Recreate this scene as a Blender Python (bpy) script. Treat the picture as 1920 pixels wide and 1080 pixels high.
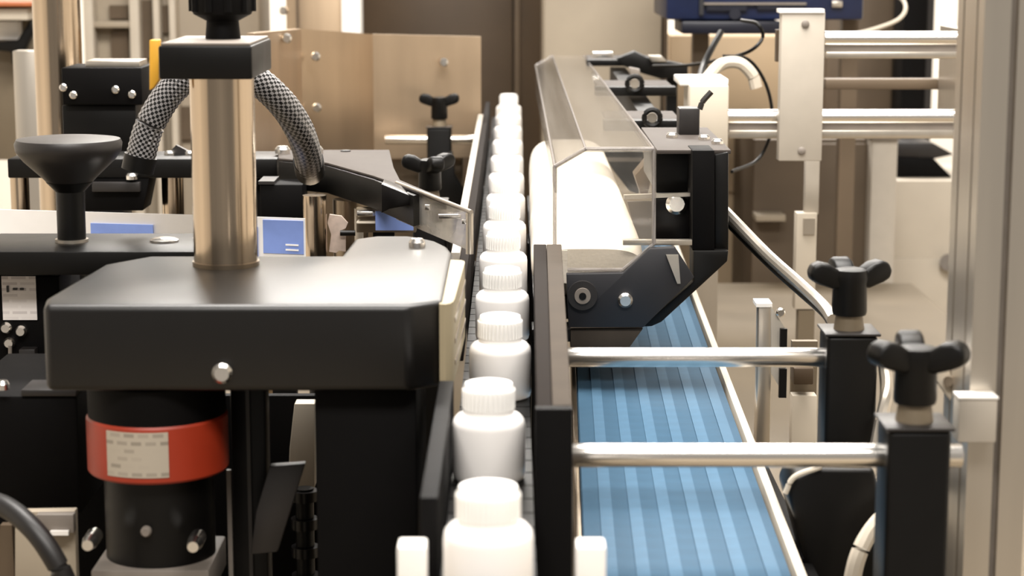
import bpy, bmesh, math, random
from mathutils import Vector, Matrix
random.seed(7)
for o in list(bpy.data.objects): bpy.data.objects.remove(o)
SC = bpy.context.scene
COL = SC.collection
# ---------------------------------------------------------------- camera
F = 3800.0; TP = 0.171; PIT = math.atan(TP); CH = 1.30
cd = bpy.data.cameras.new('camera'); cam = bpy.data.objects.new('camera', cd); COL.objects.link(cam)
cam.location = (0, 0, CH); cam.rotation_euler = (math.pi/2 - PIT, 0, 0)
cd.sensor_width = 36; cd.lens = F*36/1920; cd.clip_end = 60; cd.clip_start = .05
cd.dof.use_dof = True; cd.dof.focus_distance = 2.25; cd.dof.aperture_fstop = 9
SC.camera = cam
# ---------------------------------------------------------------- world, lights, exposure
w = bpy.data.worlds.new('world'); SC.world = w; w.use_nodes = True
bg = w.node_tree.nodes['Background']; bg.inputs[0].default_value = (.80, .74, .67, 1); bg.inputs[1].default_value = .25
def area(name, loc, rot, sx, sy, power, col=(1, .955, .90)):
    l = bpy.data.lights.new(name, 'AREA'); l.shape = 'RECTANGLE'; l.size = sx; l.size_y = sy; l.energy = power; l.color = col
    o = bpy.data.objects.new(name, l); COL.objects.link(o); o.location = loc; o.rotation_euler = rot
    return o
area('ceiling_lamp', (0.1, 2.3, 3.3), (0, 0, 0), 2.4, 1.4, 150)
area('ceiling_lamp', (0.1, 6.7, 3.3), (0, 0, 0), 3.2, .8, 190)  # unseen lamp added near the back wall to brighten what dark tops reflect
area('ceiling_lamp', (0.1, -0.4, 3.3), (0, 0, 0), 2.4, .8, 88)
SC.view_settings.view_transform = 'Standard'; SC.view_settings.look = 'None'
SC.view_settings.gamma = 1; SC.view_settings.use_curve_mapping = False
SC.view_settings.exposure = 0.75

# ---------------------------------------------------------------- pixel measurements -> world
CP, SP = math.cos(PIT), math.sin(PIT)
def ray(px, py):
    u = (px-960)/F; v = (540-py)/F
    return Vector((u, CP+v*SP, -SP+v*CP))
def P(px, py, Y):
    d = ray(px, py); d = d*(Y/d.y); return Vector((d.x, d.y, CH+d.z))
def PZ(px, py, h):
    d = ray(px, py); d = d*(-h/d.z); return Vector((d.x, d.y, CH-h))
def rect(x0, y0, x1, y1, Y):
    xm, ym = (x0+x1)/2, (y0+y1)/2
    return P(x0, ym, Y).x, P(x1, ym, Y).x, P(xm, y1, Y).z, P(xm, y0, Y).z
# ---------------------------------------------------------------- materials
def lin(c): return tuple(((v/255+.055)/1.055)**2.4 if v/255 > .04045 else v/255/12.92 for v in c)
M = {}
def mat(name, rgb, rough=.5, metal=0., noise=.08, scale=40., bump=.0, stretch=(1, 1, 1), spec=.5, coat=0., bscale=None, rvar=.03):
    m = bpy.data.materials.new(name); m.use_nodes = True; nt = m.node_tree; b = nt.nodes['Principled BSDF']
    c = lin(rgb)
    tc = nt.nodes.new('ShaderNodeTexCoord'); mp = nt.nodes.new('ShaderNodeMapping'); mp.inputs['Scale'].default_value = stretch
    nz = nt.nodes.new('ShaderNodeTexNoise'); nz.inputs['Scale'].default_value = scale; nz.inputs['Detail'].default_value = 4
    nt.links.new(tc.outputs['Object'], mp.inputs['Vector']); nt.links.new(mp.outputs[0], nz.inputs['Vector'])
    rp = nt.nodes.new('ShaderNodeValToRGB')
    rp.color_ramp.elements[0].position = .3; rp.color_ramp.elements[1].position = .7
    rp.color_ramp.elements[0].color = tuple(v*(1-noise) for v in c)+(1,)
    rp.color_ramp.elements[1].color = tuple(min(1, v*(1+noise)) for v in c)+(1,)
    nt.links.new(nz.outputs['Fac'], rp.inputs[0]); nt.links.new(rp.outputs[0], b.inputs['Base Color'])
    mr = nt.nodes.new('ShaderNodeMapRange'); mr.inputs[3].default_value = max(0, rough-rvar); mr.inputs[4].default_value = min(1, rough+rvar)
    nt.links.new(nz.outputs['Fac'], mr.inputs[0]); nt.links.new(mr.outputs[0], b.inputs['Roughness'])
    b.inputs['Metallic'].default_value = metal; b.inputs['Specular IOR Level'].default_value = spec
    b.inputs['Coat Weight'].default_value = coat
    if bump:
        bp = nt.nodes.new('ShaderNodeBump'); bp.inputs['Strength'].default_value = bump; bp.inputs['Distance'].default_value = .001
        nz2 = nt.nodes.new('ShaderNodeTexNoise'); nz2.inputs['Scale'].default_value = bscale or scale*4
        nt.links.new(mp.outputs[0], nz2.inputs['Vector'])
        nt.links.new(nz2.outputs['Fac'], bp.inputs['Height']); nt.links.new(bp.outputs[0], b.inputs['Normal'])
    M[name] = m; return m
mat('black', (9, 8, 7), .42, spec=.25)
mat('black_matte', (7, 6, 6), .6, spec=.1)
mat('black_gloss', (14, 12, 12), .3, spec=.35)
mat('housing', (10, 8, 7), .36, spec=.5, rvar=.006)
mat('charcoal', (34, 31, 30), .42)
mat('slate', (30, 30, 34), .5)
mat('darkrail', (32, 27, 24), .75, spec=.06)
mat('greyrail', (68, 61, 54), .75, spec=.08)
mat('steel', (190, 172, 150), .16, 1., noise=.22, scale=70, stretch=(1, 1, .01))  # brushed grain; its streaks also paint reflection bands into the colour
mat('steel_dark', (140, 126, 108), .32, 1., noise=.08, scale=60, stretch=(1, 1, .05))
mat('polished', (240, 236, 230), .24, 1., noise=.02, rvar=.0)
mat('sheet', (184, 162, 136), .38, .85, noise=.1, scale=14, stretch=(1, 1, .1))
mat('alu', (198, 190, 178), .30, .85, noise=.04, scale=60, stretch=(1, 1, .05))
mat('alu_paint', (172, 164, 152), .5, .0, noise=.03)
mat('brown', (96, 82, 66), .5, .3, noise=.12, scale=6)
mat('brown_dark', (70, 56, 40), .5, .2, noise=.15, scale=5)
mat('tan', (112, 100, 82), .5, .2, noise=.1, scale=6)
mat('beige', (158, 146, 128), .6, .0, noise=.05, scale=8)
mat('cream', (190, 180, 164), .6, .0, noise=.04, scale=10)
mat('wall', (226, 220, 210), .8, 0, noise=.03, scale=3)
mat('concrete', (150, 138, 120), .6, 0, noise=.15, scale=5, bump=.2)
mat('white', (240, 236, 230), .35, noise=.015)
mat('bottle', (244, 240, 236), .32, noise=.01)
mat('cap', (246, 244, 240), .4, noise=.01)
mat('foam', (216, 208, 196), .85, noise=.03, scale=18, bump=.3, bscale=300)
mat('blue_belt', (52, 78, 98), .65, spec=.12, noise=.08, scale=30)
mat('blue_rib', (66, 94, 116), .62, spec=.15, noise=.08, scale=30)
mat('navy', (17, 28, 58), .4, noise=.3, scale=12)
mat('navy_dark', (10, 13, 28), .4)
mat('label_blue', (126, 150, 214), .5, noise=.08, scale=30)
mat('orange', (150, 46, 22), .45, noise=.06)
mat('yellow', (226, 168, 50), .5)
mat('rubber_tan', (150, 138, 112), .6, noise=.06)
mat('rubber_black', (20, 17, 16), .45)
mat('grey', (120, 112, 104), .5)
mat('grey_dark', (70, 64, 60), .6, rvar=.01, spec=.15)
mat('pinkish', (196, 178, 166), .7, noise=.12, scale=120)
mat('rust', (168, 96, 56), .6)
mat('tan_light', (196, 172, 140), .6, noise=.05, scale=8)
mat('paper', (248, 246, 244), .6, noise=.02)
def print_mat(name, base, ink, sx, sz, thr):
    m = mat(name, base, .55); nt = m.node_tree; b = nt.nodes['Principled BSDF']
    tc = nt.nodes.new('ShaderNodeTexCoord'); br = nt.nodes.new('ShaderNodeTexBrick'); mp = nt.nodes.new('ShaderNodeMapping')
    mp.inputs['Rotation'].default_value = (math.pi/2, 0, 0)
    br.inputs['Color1'].default_value = lin(base)+(1,); br.inputs['Color2'].default_value = lin(ink)+(1,); br.inputs['Mortar'].default_value = lin(base)+(1,)
    br.inputs['Scale'].default_value = 1; br.inputs['Brick Width'].default_value = sx; br.inputs['Row Height'].default_value = sz
    br.inputs['Mortar Size'].default_value = sz*.28; br.inputs['Bias'].default_value = thr
    nt.links.new(tc.outputs['Object'], mp.inputs['Vector']); nt.links.new(mp.outputs[0], br.inputs['Vector']); nt.links.new(br.outputs[0], b.inputs['Base Color'])
print_mat('nameplate', (170, 160, 145), (128, 120, 108), .012, .0065, -.1)
print_mat('paper_print', (226, 220, 216), (190, 182, 180), .018, .006, 0.)
def clear_mat(name, tint, refl, milky, dcol=(.8, .76, .7)):
    m = bpy.data.materials.new(name); m.use_nodes = True; nt = m.node_tree; nt.nodes.clear()
    out = nt.nodes.new('ShaderNodeOutputMaterial'); tr = nt.nodes.new('ShaderNodeBsdfTransparent'); tr.inputs[0].default_value = tint+(1,)
    gl = nt.nodes.new('ShaderNodeBsdfGlossy'); gl.inputs['Roughness'].default_value = .05
    fr = nt.nodes.new('ShaderNodeFresnel'); fr.inputs[0].default_value = 1.35
    mu = nt.nodes.new('ShaderNodeMath'); mu.operation = 'MULTIPLY'; mu.inputs[1].default_value = refl
    nz = nt.nodes.new('ShaderNodeTexNoise'); nz.inputs['Scale'].default_value = 2
    df = nt.nodes.new('ShaderNodeBsdfDiffuse'); df.inputs[0].default_value = dcol+(1,)
    mx = nt.nodes.new('ShaderNodeMixShader'); m2 = nt.nodes.new('ShaderNodeMixShader')
    ml = nt.nodes.new('ShaderNodeMath'); ml.operation = 'MULTIPLY'; ml.inputs[1].default_value = milky*2
    nt.links.new(nz.outputs['Fac'], ml.inputs[0]); nt.links.new(ml.outputs[0], m2.inputs[0])
    nt.links.new(fr.outputs[0], mu.inputs[0]); nt.links.new(mu.outputs[0], mx.inputs[0])
    nt.links.new(tr.outputs[0], m2.inputs[1]); nt.links.new(df.outputs[0], m2.inputs[2])
    nt.links.new(m2.outputs[0], mx.inputs[1]); nt.links.new(gl.outputs[0], mx.inputs[2]); nt.links.new(mx.outputs[0], out.inputs[0])
    M[name] = m
clear_mat('acrylic', (.97, .96, .94), .6, .06)
clear_mat('acrylic_edge', (.75, .73, .71), .4, .45, (.42, .39, .37))
clear_mat('acrylic_tip', (.85, .83, .8), .8, .28)
def braid_glint_mat():
    m = mat('braid_glint', (20, 18, 18), .35); nt = m.node_tree; b = nt.nodes['Principled BSDF']
    uv = nt.nodes.new('ShaderNodeUVMap'); ck = nt.nodes.new('ShaderNodeTexChecker'); ck.inputs['Scale'].default_value = 1
    ck.inputs['Color1'].default_value = (.006, .006, .006, 1); ck.inputs['Color2'].default_value = (.26, .25, .25, 1)  # pale squares paint the moire of glints into the braid colour
    nt.links.new(uv.outputs[0], ck.inputs[0]); nt.links.new(ck.outputs[0], b.inputs['Base Color'])
braid_glint_mat()

# ---------------------------------------------------------------- mesh helpers
B = bmesh.new
def box(bm, x0, x1, y0, y1, z0, z1):
    r = bmesh.ops.create_cube(bm, size=1)
    bmesh.ops.scale(bm, vec=(abs(x1-x0), abs(y1-y0), abs(z1-z0)), verts=r['verts'])
    bmesh.ops.translate(bm, vec=((x0+x1)/2, (y0+y1)/2, (z0+z1)/2), verts=r['verts']); return bm
def pbox(bm, x0, y0, x1, y1, Y, depth):
    a, b_, c, d = rect(x0, y0, x1, y1, Y); return box(bm, a, b_, Y, Y+depth, c, d)
def prism(bm, pts, vec):
    vec = Vector(vec); pts = [Vector(p) for p in pts]
    lo = [bm.verts.new(p) for p in pts]; hi = [bm.verts.new(p+vec) for p in pts]; n = len(pts)
    bm.faces.new(lo); bm.faces.new(hi[::-1])
    for i in range(n): bm.faces.new((lo[i], hi[i], hi[(i+1) % n], lo[(i+1) % n]))
    bmesh.ops.recalc_face_normals(bm, faces=bm.faces); return bm
def pprism(bm, pix, Y, depth): return prism(bm, [P(x, y, Y) for x, y in pix], (0, depth, 0))
def frame_of(d):
    d = d.normalized(); a = Vector((0, 0, 1)) if abs(d.z) < .9 else Vector((0, 1, 0))
    s = d.cross(a).normalized(); return s, s.cross(d).normalized()
def cyl(bm, a, b_, r0, r1=None, seg=24):
    a, b_ = Vector(a), Vector(b_); r1 = r0 if r1 is None else r1; s, t = frame_of(b_-a)
    A = [bm.verts.new(a+(s*math.cos(k*2*math.pi/seg)+t*math.sin(k*2*math.pi/seg))*r0) for k in range(seg)]
    C = [bm.verts.new(b_+(s*math.cos(k*2*math.pi/seg)+t*math.sin(k*2*math.pi/seg))*r1) for k in range(seg)]
    for k in range(seg): bm.faces.new((A[k], A[(k+1) % seg], C[(k+1) % seg], C[k]))
    bm.faces.new(A[::-1]); bm.faces.new(C); bmesh.ops.recalc_face_normals(bm, faces=bm.faces); return bm
def lathe(bm, c, prof, seg=32):
    c = Vector(c); rings = []
    for r, z in prof:
        if r < 1e-6: rings.append([bm.verts.new(c+Vector((0, 0, z)))])
        else: rings.append([bm.verts.new(c+Vector((r*math.cos(k*2*math.pi/seg), r*math.sin(k*2*math.pi/seg), z))) for k in range(seg)])
    for a, b_ in zip(rings, rings[1:]):
        for k in range(seg):
            k2 = (k+1) % seg
            if len(a) == 1 and len(b_) == 1: continue
            if len(a) == 1: bm.faces.new((a[0], b_[k2], b_[k]))
            elif len(b_) == 1: bm.faces.new((a[k], a[k2], b_[0]))
            else: bm.faces.new((a[k], a[k2], b_[k2], b_[k]))
    if len(rings[0]) > 1: bm.faces.new(rings[0][::-1])
    if len(rings[-1]) > 1: bm.faces.new(rings[-1])
    bmesh.ops.recalc_face_normals(bm, faces=bm.faces); return bm
def spline(pts, n=8):
    pts = [Vector(p) for p in pts]; out = []
    q = [pts[0]*2-pts[1]]+pts+[pts[-1]*2-pts[-2]]
    for i in range(1, len(q)-2):
        for k in range(n):
            t = k/n; a, b_, c, d = q[i-1], q[i], q[i+1], q[i+2]
            out.append(.5*((2*b_)+(c-a)*t+(2*a-5*b_+4*c-d)*t*t+(-a+3*b_-3*c+d)*t**3))
    out.append(pts[-1]); return out
def tube(bm, path, r, seg=12, ripple=None, uvlen=None):
    n = len(path); rings = []
    uvl = bm.loops.layers.uv.new('UVMap') if uvlen else None
    for i, p in enumerate(path):
        d = (path[min(i+1, n-1)]-path[max(i-1, 0)]); s, t = frame_of(d)
        rr = r*(1+(ripple if ripple and i % 2 else 0))
        rings.append([bm.verts.new(p+(s*math.cos(k*2*math.pi/seg)+t*math.sin(k*2*math.pi/seg))*rr) for k in range(seg)])
    for i in range(n-1):
        for k in range(seg):
            f = bm.faces.new((rings[i][k], rings[i][(k+1) % seg], rings[i+1][(k+1) % seg], rings[i+1][k]))
            if uvl:
                for l, (a, c) in zip(f.loops, ((i, k), (i, k+1), (i+1, k+1), (i+1, k))): l[uvl].uv = (a*uvlen, c*uvlen)
    bm.faces.new(rings[0][::-1]); bm.faces.new(rings[-1])
    bmesh.ops.recalc_face_normals(bm, faces=bm.faces); return bm
WORG = {}
def mk(name, bm, m, parent=None, bev=0., smooth=True, kind=None, label=None, cat=None, group=None, seg=2, mats=None):
    if bev:
        es = [e for e in bm.edges if len(e.link_faces) == 2 and e.calc_face_angle(0) > .6]
        bmesh.ops.bevel(bm, geom=es, offset=bev, segments=seg, affect='EDGES', profile=.5, clamp_overlap=True)
    vs = [v.co for v in bm.verts]
    lo = Vector([min(v[i] for v in vs) for i in range(3)]); hi = Vector([max(v[i] for v in vs) for i in range(3)])
    c = Vector(((lo.x+hi.x)/2, (lo.y+hi.y)/2, lo.z if parent is None else (lo.z+hi.z)/2))
    bmesh.ops.translate(bm, vec=-c, verts=bm.verts)
    me = bpy.data.meshes.new(name); bm.to_mesh(me); bm.free()
    if smooth:
        me.shade_smooth(); me.set_sharp_from_angle(angle=.6)
    me.materials.append(M[m])
    o = bpy.data.objects.new(name, me); COL.objects.link(o)
    o.parent = parent; o.location = c-(WORG[parent.name] if parent else Vector()); WORG[o.name] = c
    if kind: o['kind'] = kind
    if label: o['label'] = label
    if cat: o['category'] = cat
    if group: o['group'] = group
    return o
def thing(name, label, cat, loc, group=None):
    o = bpy.data.objects.new(name, None); COL.objects.link(o); o.empty_display_size = .02
    o.location = loc; WORG[o.name] = Vector(loc); o['label'] = label; o['category'] = cat
    if group: o['group'] = group
    return o
def dup(root, loc, label):
    r = root.copy(); COL.objects.link(r); r.location = loc; r['label'] = label; WORG[r.name] = Vector(loc)
    for ch in root.children:
        c = ch.copy(); COL.objects.link(c); c.parent = r
        for g in ch.children:
            d = g.copy(); COL.objects.link(d); d.parent = c
    return r
def screw(parent, c, r, n=(0, -1, 0), m='polished', t=.004, name='screw'):
    c = Vector(c); n = Vector(n).normalized(); bm = B()
    cyl(bm, c, c+n*t*.6, r, r, 16); cyl(bm, c+n*t*.6, c+n*t, r, r*.7, 16)
    s = mk(name, bm, m, parent)
    return s
def extrusion(bm, axis, a, b_, u0, u1, v0, v1, slot=.008, dep=.009, nu=1, nv=1):
    """slotted aluminium profile along axis; u, v are the other two axes in x,y,z order"""
    pts = []
    def side(n, L0, L1):
        out = []; st = (L1-L0)/n
        for k in range(n):
            m_ = L0+st*(k+.5); out.append(m_)
        return out
    for m_ in side(nu, u0, u1): pts += [(m_-slot/2, v0), (m_-slot/2, v0+dep), (m_+slot/2, v0+dep), (m_+slot/2, v0)]
    pts = [(u0, v0)]+pts+[(u1, v0)]
    for m_ in side(nv, v0, v1): pts += [(u1, m_-slot/2), (u1-dep, m_-slot/2), (u1-dep, m_+slot/2), (u1, m_+slot/2)]
    pts += [(u1, v1)]
    for m_ in side(nu, u0, u1)[::-1]: pts += [(m_+slot/2, v1), (m_+slot/2, v1-dep), (m_-slot/2, v1-dep), (m_-slot/2, v1)]
    pts += [(u0, v1)]
    for m_ in side(nv, v0, v1)[::-1]: pts += [(u0, m_+slot/2), (u0+dep, m_+slot/2), (u0+dep, m_-slot/2), (u0, m_-slot/2)]
    mk3 = {'x': lambda t, u, v: (t, u, v), 'y': lambda t, u, v: (u, t, v), 'z': lambda t, u, v: (u, v, t)}[axis]
    vec = Vector(mk3(b_, 0, 0))-Vector(mk3(a, 0, 0))
    return prism(bm, [mk3(a, u, v) for u, v in pts], vec)

# ================================================================= SETTING
ZB = CH-.40                     # top of the bottle conveyor
TZ = .50                        # top of the machine table
mk('floor', box(B(), -3.5, 3.5, -1.5, 8, -.1, 0), 'concrete', kind='structure')
mk('wall_back', box(B(), -3.5, 3.5, 8, 8.1, 0, 3.2), 'wall', kind='structure')
mk('wall_left', box(B(), -3.6, -3.5, -1.5, 8, 0, 3.2), 'wall', kind='structure')
mk('wall_right', box(B(), 3.5, 3.6, -1.5, 8, 0, 3.2), 'wall', kind='structure')
t = thing('machine_table', 'tan steel table top under the conveyors and clamp posts', 'table', (0, 2.8, 0))
mk('table_top', box(B(), -.95, .95, 1.0, 4.75, TZ-.04, TZ), 'tan', t, .003)
for x in (-.9, .9):
    for y in (1.1, 4.65): mk('leg', box(B(), x-.04, x+.04, y-.04, y+.04, 0, TZ-.04), 'steel_dark', t, .003)

# ================================================================= BOTTLE CONVEYOR
t = thing('bottle_conveyor', 'narrow chain conveyor carrying the row of white bottles', 'conveyor', (-.01, 2.9, TZ))
mk('conveyor_bed', box(B(), -.0455, .0155, 1.05, 4.7, ZB-.09, ZB-.012), 'black', t, .003)
bm = B()
k = 1.06
while k < 4.68:
    box(bm, -.0455, .0155, k, k+.0345, ZB-.011, ZB); k += .037
mk('chain', bm, 'black', t, kind='stuff')
for y in (1.5, 3.0, 4.5): mk('support_leg', box(B(), -.04, .012, y, y+.06, TZ, ZB-.09), 'black', t, .003)

# bottles
b0 = thing('pill_bottle', '', 'bottle', (0, 0, ZB), 'white pill bottles in a line on the conveyor')
R = .0275
mk('body', lathe(B(), (0, 0, ZB), [(0, 0), (R*.9, 0), (R*.97, .0015), (R, .005), (R, .041), (R*.97, .0455), (R*.86, .049), (R*.70, .0505), (R*.68, .053), (R*.60, .053)]), 'bottle', b0)
cp = [(R*.68, .0525), (R*.69, .053)]
cp += [(R*.69, .070), (R*.64, .0735), (R*.5, .0745), (0, .0745)]
cap = mk('cap', lathe(B(), (0, 0, ZB), cp), 'cap', b0)
bm = B()
for k in range(36):
    a = k*math.pi/18; rr = R*.695
    cyl(bm, (rr*math.cos(a), rr*math.sin(a), ZB+.0545), (rr*math.cos(a), rr*math.sin(a), ZB+.069), .0009, seg=5)
mk('knurling', bm, 'cap', cap, kind='stuff')
xs = [-.0145, -.0175, -.0105, -.0098, -.0100, -.0095, -.0090, -.0088, -.0085, -.0080, -.0078, -.0075, -.0072]
words = ['nearest, cut off by the bottom edge of the picture', 'second from the camera, beside the black rail end', 'third from the camera, beside the near end of the tan belt',
         'fourth from the camera, beside the gripper housing', 'fifth from the camera, beside the back of the gripper housing', 'sixth from the camera, by the tip of the peel plate',
         'seventh from the camera, beside the near half of the foam pad', 'eighth from the camera, beside the foam pad', 'ninth from the camera, beside the far half of the foam pad',
         'fifth from the far end of its line', 'fourth from the far end of its line', 'last but one at the far end of its line', 'farthest, at the head of the line against the dark cabinet']
words[11] = 'third from the far end of its line'
ys = [1.195, 1.487, 1.765, 2.03, 2.29, 2.55, 2.83, 3.09, 3.35, 3.62, 3.89, 4.14, 4.40]
words = words[:9]+['fourth from the far end of its line', 'third from the far end of its line', 'last but one at the far end of its line', words[12]]
for i in range(13):
    lab = 'white pill bottle '+words[i]
    if i == 0: b0.location = (xs[0], ys[0], ZB); b0['label'] = lab; src = b0
    else: dup(b0, (xs[i], ys[i], ZB), lab)

# guide rails
t = thing('guide_rail', 'long dark guide rail on the gripper side of the bottles with a pale top strip', 'rail', (-.06, 2.8, ZB))
mk('rail_bar', box(B(), -.056, -.0465, 1.90, 4.3, ZB+.004, CH-.335), 'darkrail', t, .001)
mk('top_strip', box(B(), -.066, -.0562, 2.17, 3.95, ZB+.02, CH-.332), 'alu_paint', t, .001)
for y in (2.5, 3.3, 4.1): mk('bracket', box(B(), -.0562, -.0458, y-.02, y+.02, TZ, ZB+.004), 'black', t, .001)
t = thing('guide_rail', 'short black guide rail below the gripper beside the two nearest bottles', 'rail', (-.053, 1.4, ZB))
mk('rail_bar', box(B(), -.058, -.0465, 1.235, 1.58, ZB-.03, CH-.345), 'black_matte', t, .001)
mk('bracket', box(B(), -.058, -.0465, 1.42, 1.46, TZ, ZB-.03), 'black', t, .001)
t = thing('guide_rail', 'dark guide rail with a grey strip between foam pad and nearest rod', 'rail', (.035, 1.8, ZB))
hN = CH-.326
def bar(bm, xn0, xn1, xf0, xf1, yn, yf, z0, z1):
    return prism(bm, [(xn0, yn, z0), (xn1, yn, z0), (xf1, yf, z0), (xf0, yf, z0)], (0, 0, z1-z0))
mk('rail_bar', bar(B(), .0175, .0285, .0235, .0375, 1.41, 2.19, ZB+.003, hN), 'darkrail', t, .001)
mk('side_strip', bar(B(), .0287, .0425, .0377, .054, 1.412, 2.19, ZB+.003, hN), 'greyrail', t, .001)
mk('end_plate', box(B(), .0165, .0430, 1.398, 1.4095, TZ, hN), 'black_matte', t, .001)
# white wear blocks at the conveyor's near end
for (x0, x1, lab) in ((745, 800, 'white plastic block on the conveyor frame at the gripper side'), (1080, 1136, 'white plastic block on the conveyor frame beside the blue belt')):
    a, c, z0, z1 = rect(x0, 1026, x1, 1200, 1.2)
    b = thing('wear_block', lab, 'block', ((a+c)/2, 1.25, z0), 'white blocks flanking the conveyor')
    mk('block', box(B(), a, c, 1.2, 1.222, z0, z1), 'white', b, .002)
    mk('foot', box(B(), min(a, c)+.003, max(a, c)-.003, 1.203, 1.22, TZ, z0), 'black', b, .001)

# ================================================================= GRIPPER UNIT
YF, YB = 1.60, 1.86
zt = P(500, 572, YF).z; zb = P(500, 735, YF).z
xl = P(70, 650, YF).x; xr = P(832, 650, YF).x
t = thing('gripper_unit', 'wide black side gripper housing with chamfered corners and a tan belt', 'gripper', ((xl+xr)/2, 1.7, zb))
xs1 = P(652, 460, 1.9).x; xs2 = P(770, 440, 2.0).x
pts = [(xl, YF+.035), (xl+.006, YF), (xr-.027, YF), (xr, YF+.022), (xr, YB+.02), (xr-.006, YB+.06), (xr-.018, YB+.095), (xr-.034, YB+.118), (xs2, YB+.13), (xs1+.02, YB+.13), (xs1, YB+.11), (xs1-.004, YB), (xl+.045, YB), (xl+.012, YB-.05)]
h = mk('housing', prism(B(), [(x, y, zb) for x, y in pts], (0, 0, zt-zb)), 'housing', t, .006, seg=4)
screw(h, P(418, 698, YF+.0005), .0085, t=.008)
screw(t, P(782, 470, YB-.028)*0+Vector((P(782, 455, YB+.055).x, YB+.055, zt-.001)), .008, (0, 0, 1), t=.009)
# belt loop on the bottle side
bx0 = xr-.004
path = [(bx0, YF+.016), (xr+.001, YF+.0145), (xr+.0045, YF+.018), (xr+.0068, YF+.026), (xr+.0078, YF+.040), (xr+.0118, YB-.030), (xr+.0112, YB-.020), (xr+.008, YB-.014), (bx0, YB-.012)]
bl = mk('grip_belt', prism(B(), [(x, y, zb+.001) for x, y in path], (0, 0, zt-zb-.003)), 'rubber_tan', t)
for zz in (zb+.014, zb+.032, zb+.050):
    mk('belt_rib', prism(B(), [(x+.0007, y, zz) for x, y in path[4:6]]+[(x-.002, y, zz) for x, y in path[4:6][::-1]], (0, 0, .004)), 'steel_dark', bl)
# support wall under the gripper
t = thing('support_wall', 'tall black plate standing under the gripper housing beside the conveyor', 'plate', (-.11, 1.66, TZ))
x0 = P(592, 900, 1.62).x; x1 = -.078
mk('plate', box(B(), x0, x1, 1.62, 1.80, TZ+.01, zb-.001), 'black_matte', t, .003)
mk('foot', box(B(), x0-.01, x1+.002, 1.60, 1.82, TZ, TZ+.01), 'black', t, .001)
# column
xc = P(428, 480, 1.82).x
t = thing('support_column', 'thick brushed steel round column rising from the gripper housing', 'column', (xc, 1.80, zt))
mk('tube', cyl(B(), (xc, 1.805, zt-.0005), (xc, 1.805, CH-.10), .0286, seg=48), 'steel', t)
mk('collar', cyl(B(), (xc, 1.805, zt), (xc, 1.805, zt+.004), .0300, seg=48), 'steel_dark', t)
# clamp on column
a, c, z0, z1 = rect(297, 86, 473, 149, 1.76)
t = thing('column_clamp', 'black clamp block with a round knob on top of the steel column', 'clamp', ((a+c)/2, 1.83, z0))
mk('block', box(B(), a, c, 1.76, 1.90, z0, z1), 'black', t, .002)
mk('top_plate', box(B(), a+.002, c-.002, 1.762, 1.898, z1, z1+.0025), 'grey', t, .0008)
xk = P(418, 60, 1.84).x
kn = mk('knob', lathe(B(), (xk, 1.84, z1+.0025), [(.0, 0), (.016, 0), (.015, .010), (.0145, .016), (.026, .022), (.0275, .026), (.0275, .055), (.025, .060), (0, .062)]), 'black_matte', t)
bm = B()
for k in range(10):
    a_ = k*math.pi/5; cyl(bm, (xk+.0265*math.cos(a_), 1.84+.0265*math.sin(a_), z1+.027), (xk+.0265*math.cos(a_), 1.84+.0265*math.sin(a_), z1+.056), .004, seg=8)
mk('grip_ridge', bm, 'black_matte', kn, kind='stuff')
x0_, x1_, _, _ = rect(280, 80, 297, 160, 1.80)
mk('side_plate', prism(B(), [P(x, y, 1.80) for x, y in ((280, 75), (298, 75), (298, 150), (288, 164), (280, 170))], (0, .012, 0)), 'yellow', t, .001, label='bright yellow side plate')
# drive motor with orange ring
xm = P(287, 850, 1.64).x; YM = 1.665
zr1 = P(287, 803, 1.606).z; zr0 = P(287, 910, 1.606).z
t = thing('drive_motor', 'black drive motor with an orange ring and nameplate below the gripper', 'motor', (xm, YM, zr0-.2))
mk('upper_body', lathe(B(), (xm, YM, 0), [(0, zr1), (.0575, zr1), (.0575, zb-.002), (0, zb-.002)], 48), 'black_matte', t)
rg = mk('ring', lathe(B(), (xm, YM, 0), [(0, zr0), (.0575, zr0), (.0590, zr0+.002), (.0590, zr1-.002), (.0575, zr1), (0, zr1)], 64), 'orange', t)
bm = B(); n = 10
a0, a1 = math.radians(-90-34), math.radians(-90+18); za, zc = zr0+.006, zr1-.004
v = [[bm.verts.new((xm+r*math.cos(a0+(a1-a0)*k/n), YM+r*math.sin(a0+(a1-a0)*k/n), z)) for k in range(n+1)] for r in (.0590, .0597) for z in (za, zc)]
for k in range(n):
    bm.faces.new((v[2][k], v[2][k+1], v[3][k+1], v[3][k])); bm.faces.new((v[1][k], v[3][k], v[3][k+1], v[1][k+1])); bm.faces.new((v[0][k], v[0][k+1], v[2][k+1], v[2][k]))
mk('nameplate', bm, 'nameplate', rg, label='beige nameplate with faint printing')
mk('lower_body', lathe(B(), (xm, YM, 0), [(0, zr0-.075), (.046, zr0-.075), (.046, zr0-.002), (.050, zr0), (0, zr0)], 48), 'black', t)
a, c, z0, z1 = rect(160, 1056, 398, 1140, 1.60)
mk('flange', box(B(), xm-.050, xm+.048, 1.615, 1.715, z0, zr0-.075), 'grey', t, .002)
for px, py in ((178, 1003), (372, 1006)): screw(t, P(px, py, 1.615), .0065, t=.03)
screw(t, P(275, 995, 1.618), .0045, m='grey', t=.006)
mk('mount', box(B(), xm-.03, xm+.03, 1.64, 1.70, TZ, z0), 'black', t, .002)
t = thing('gap_backdrop', 'added black panel darkening the gaps behind the orange ringed motor', 'panel', (-.32, 1.985, TZ))  # added black sheet, makes the gaps around the motor read dark
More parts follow.
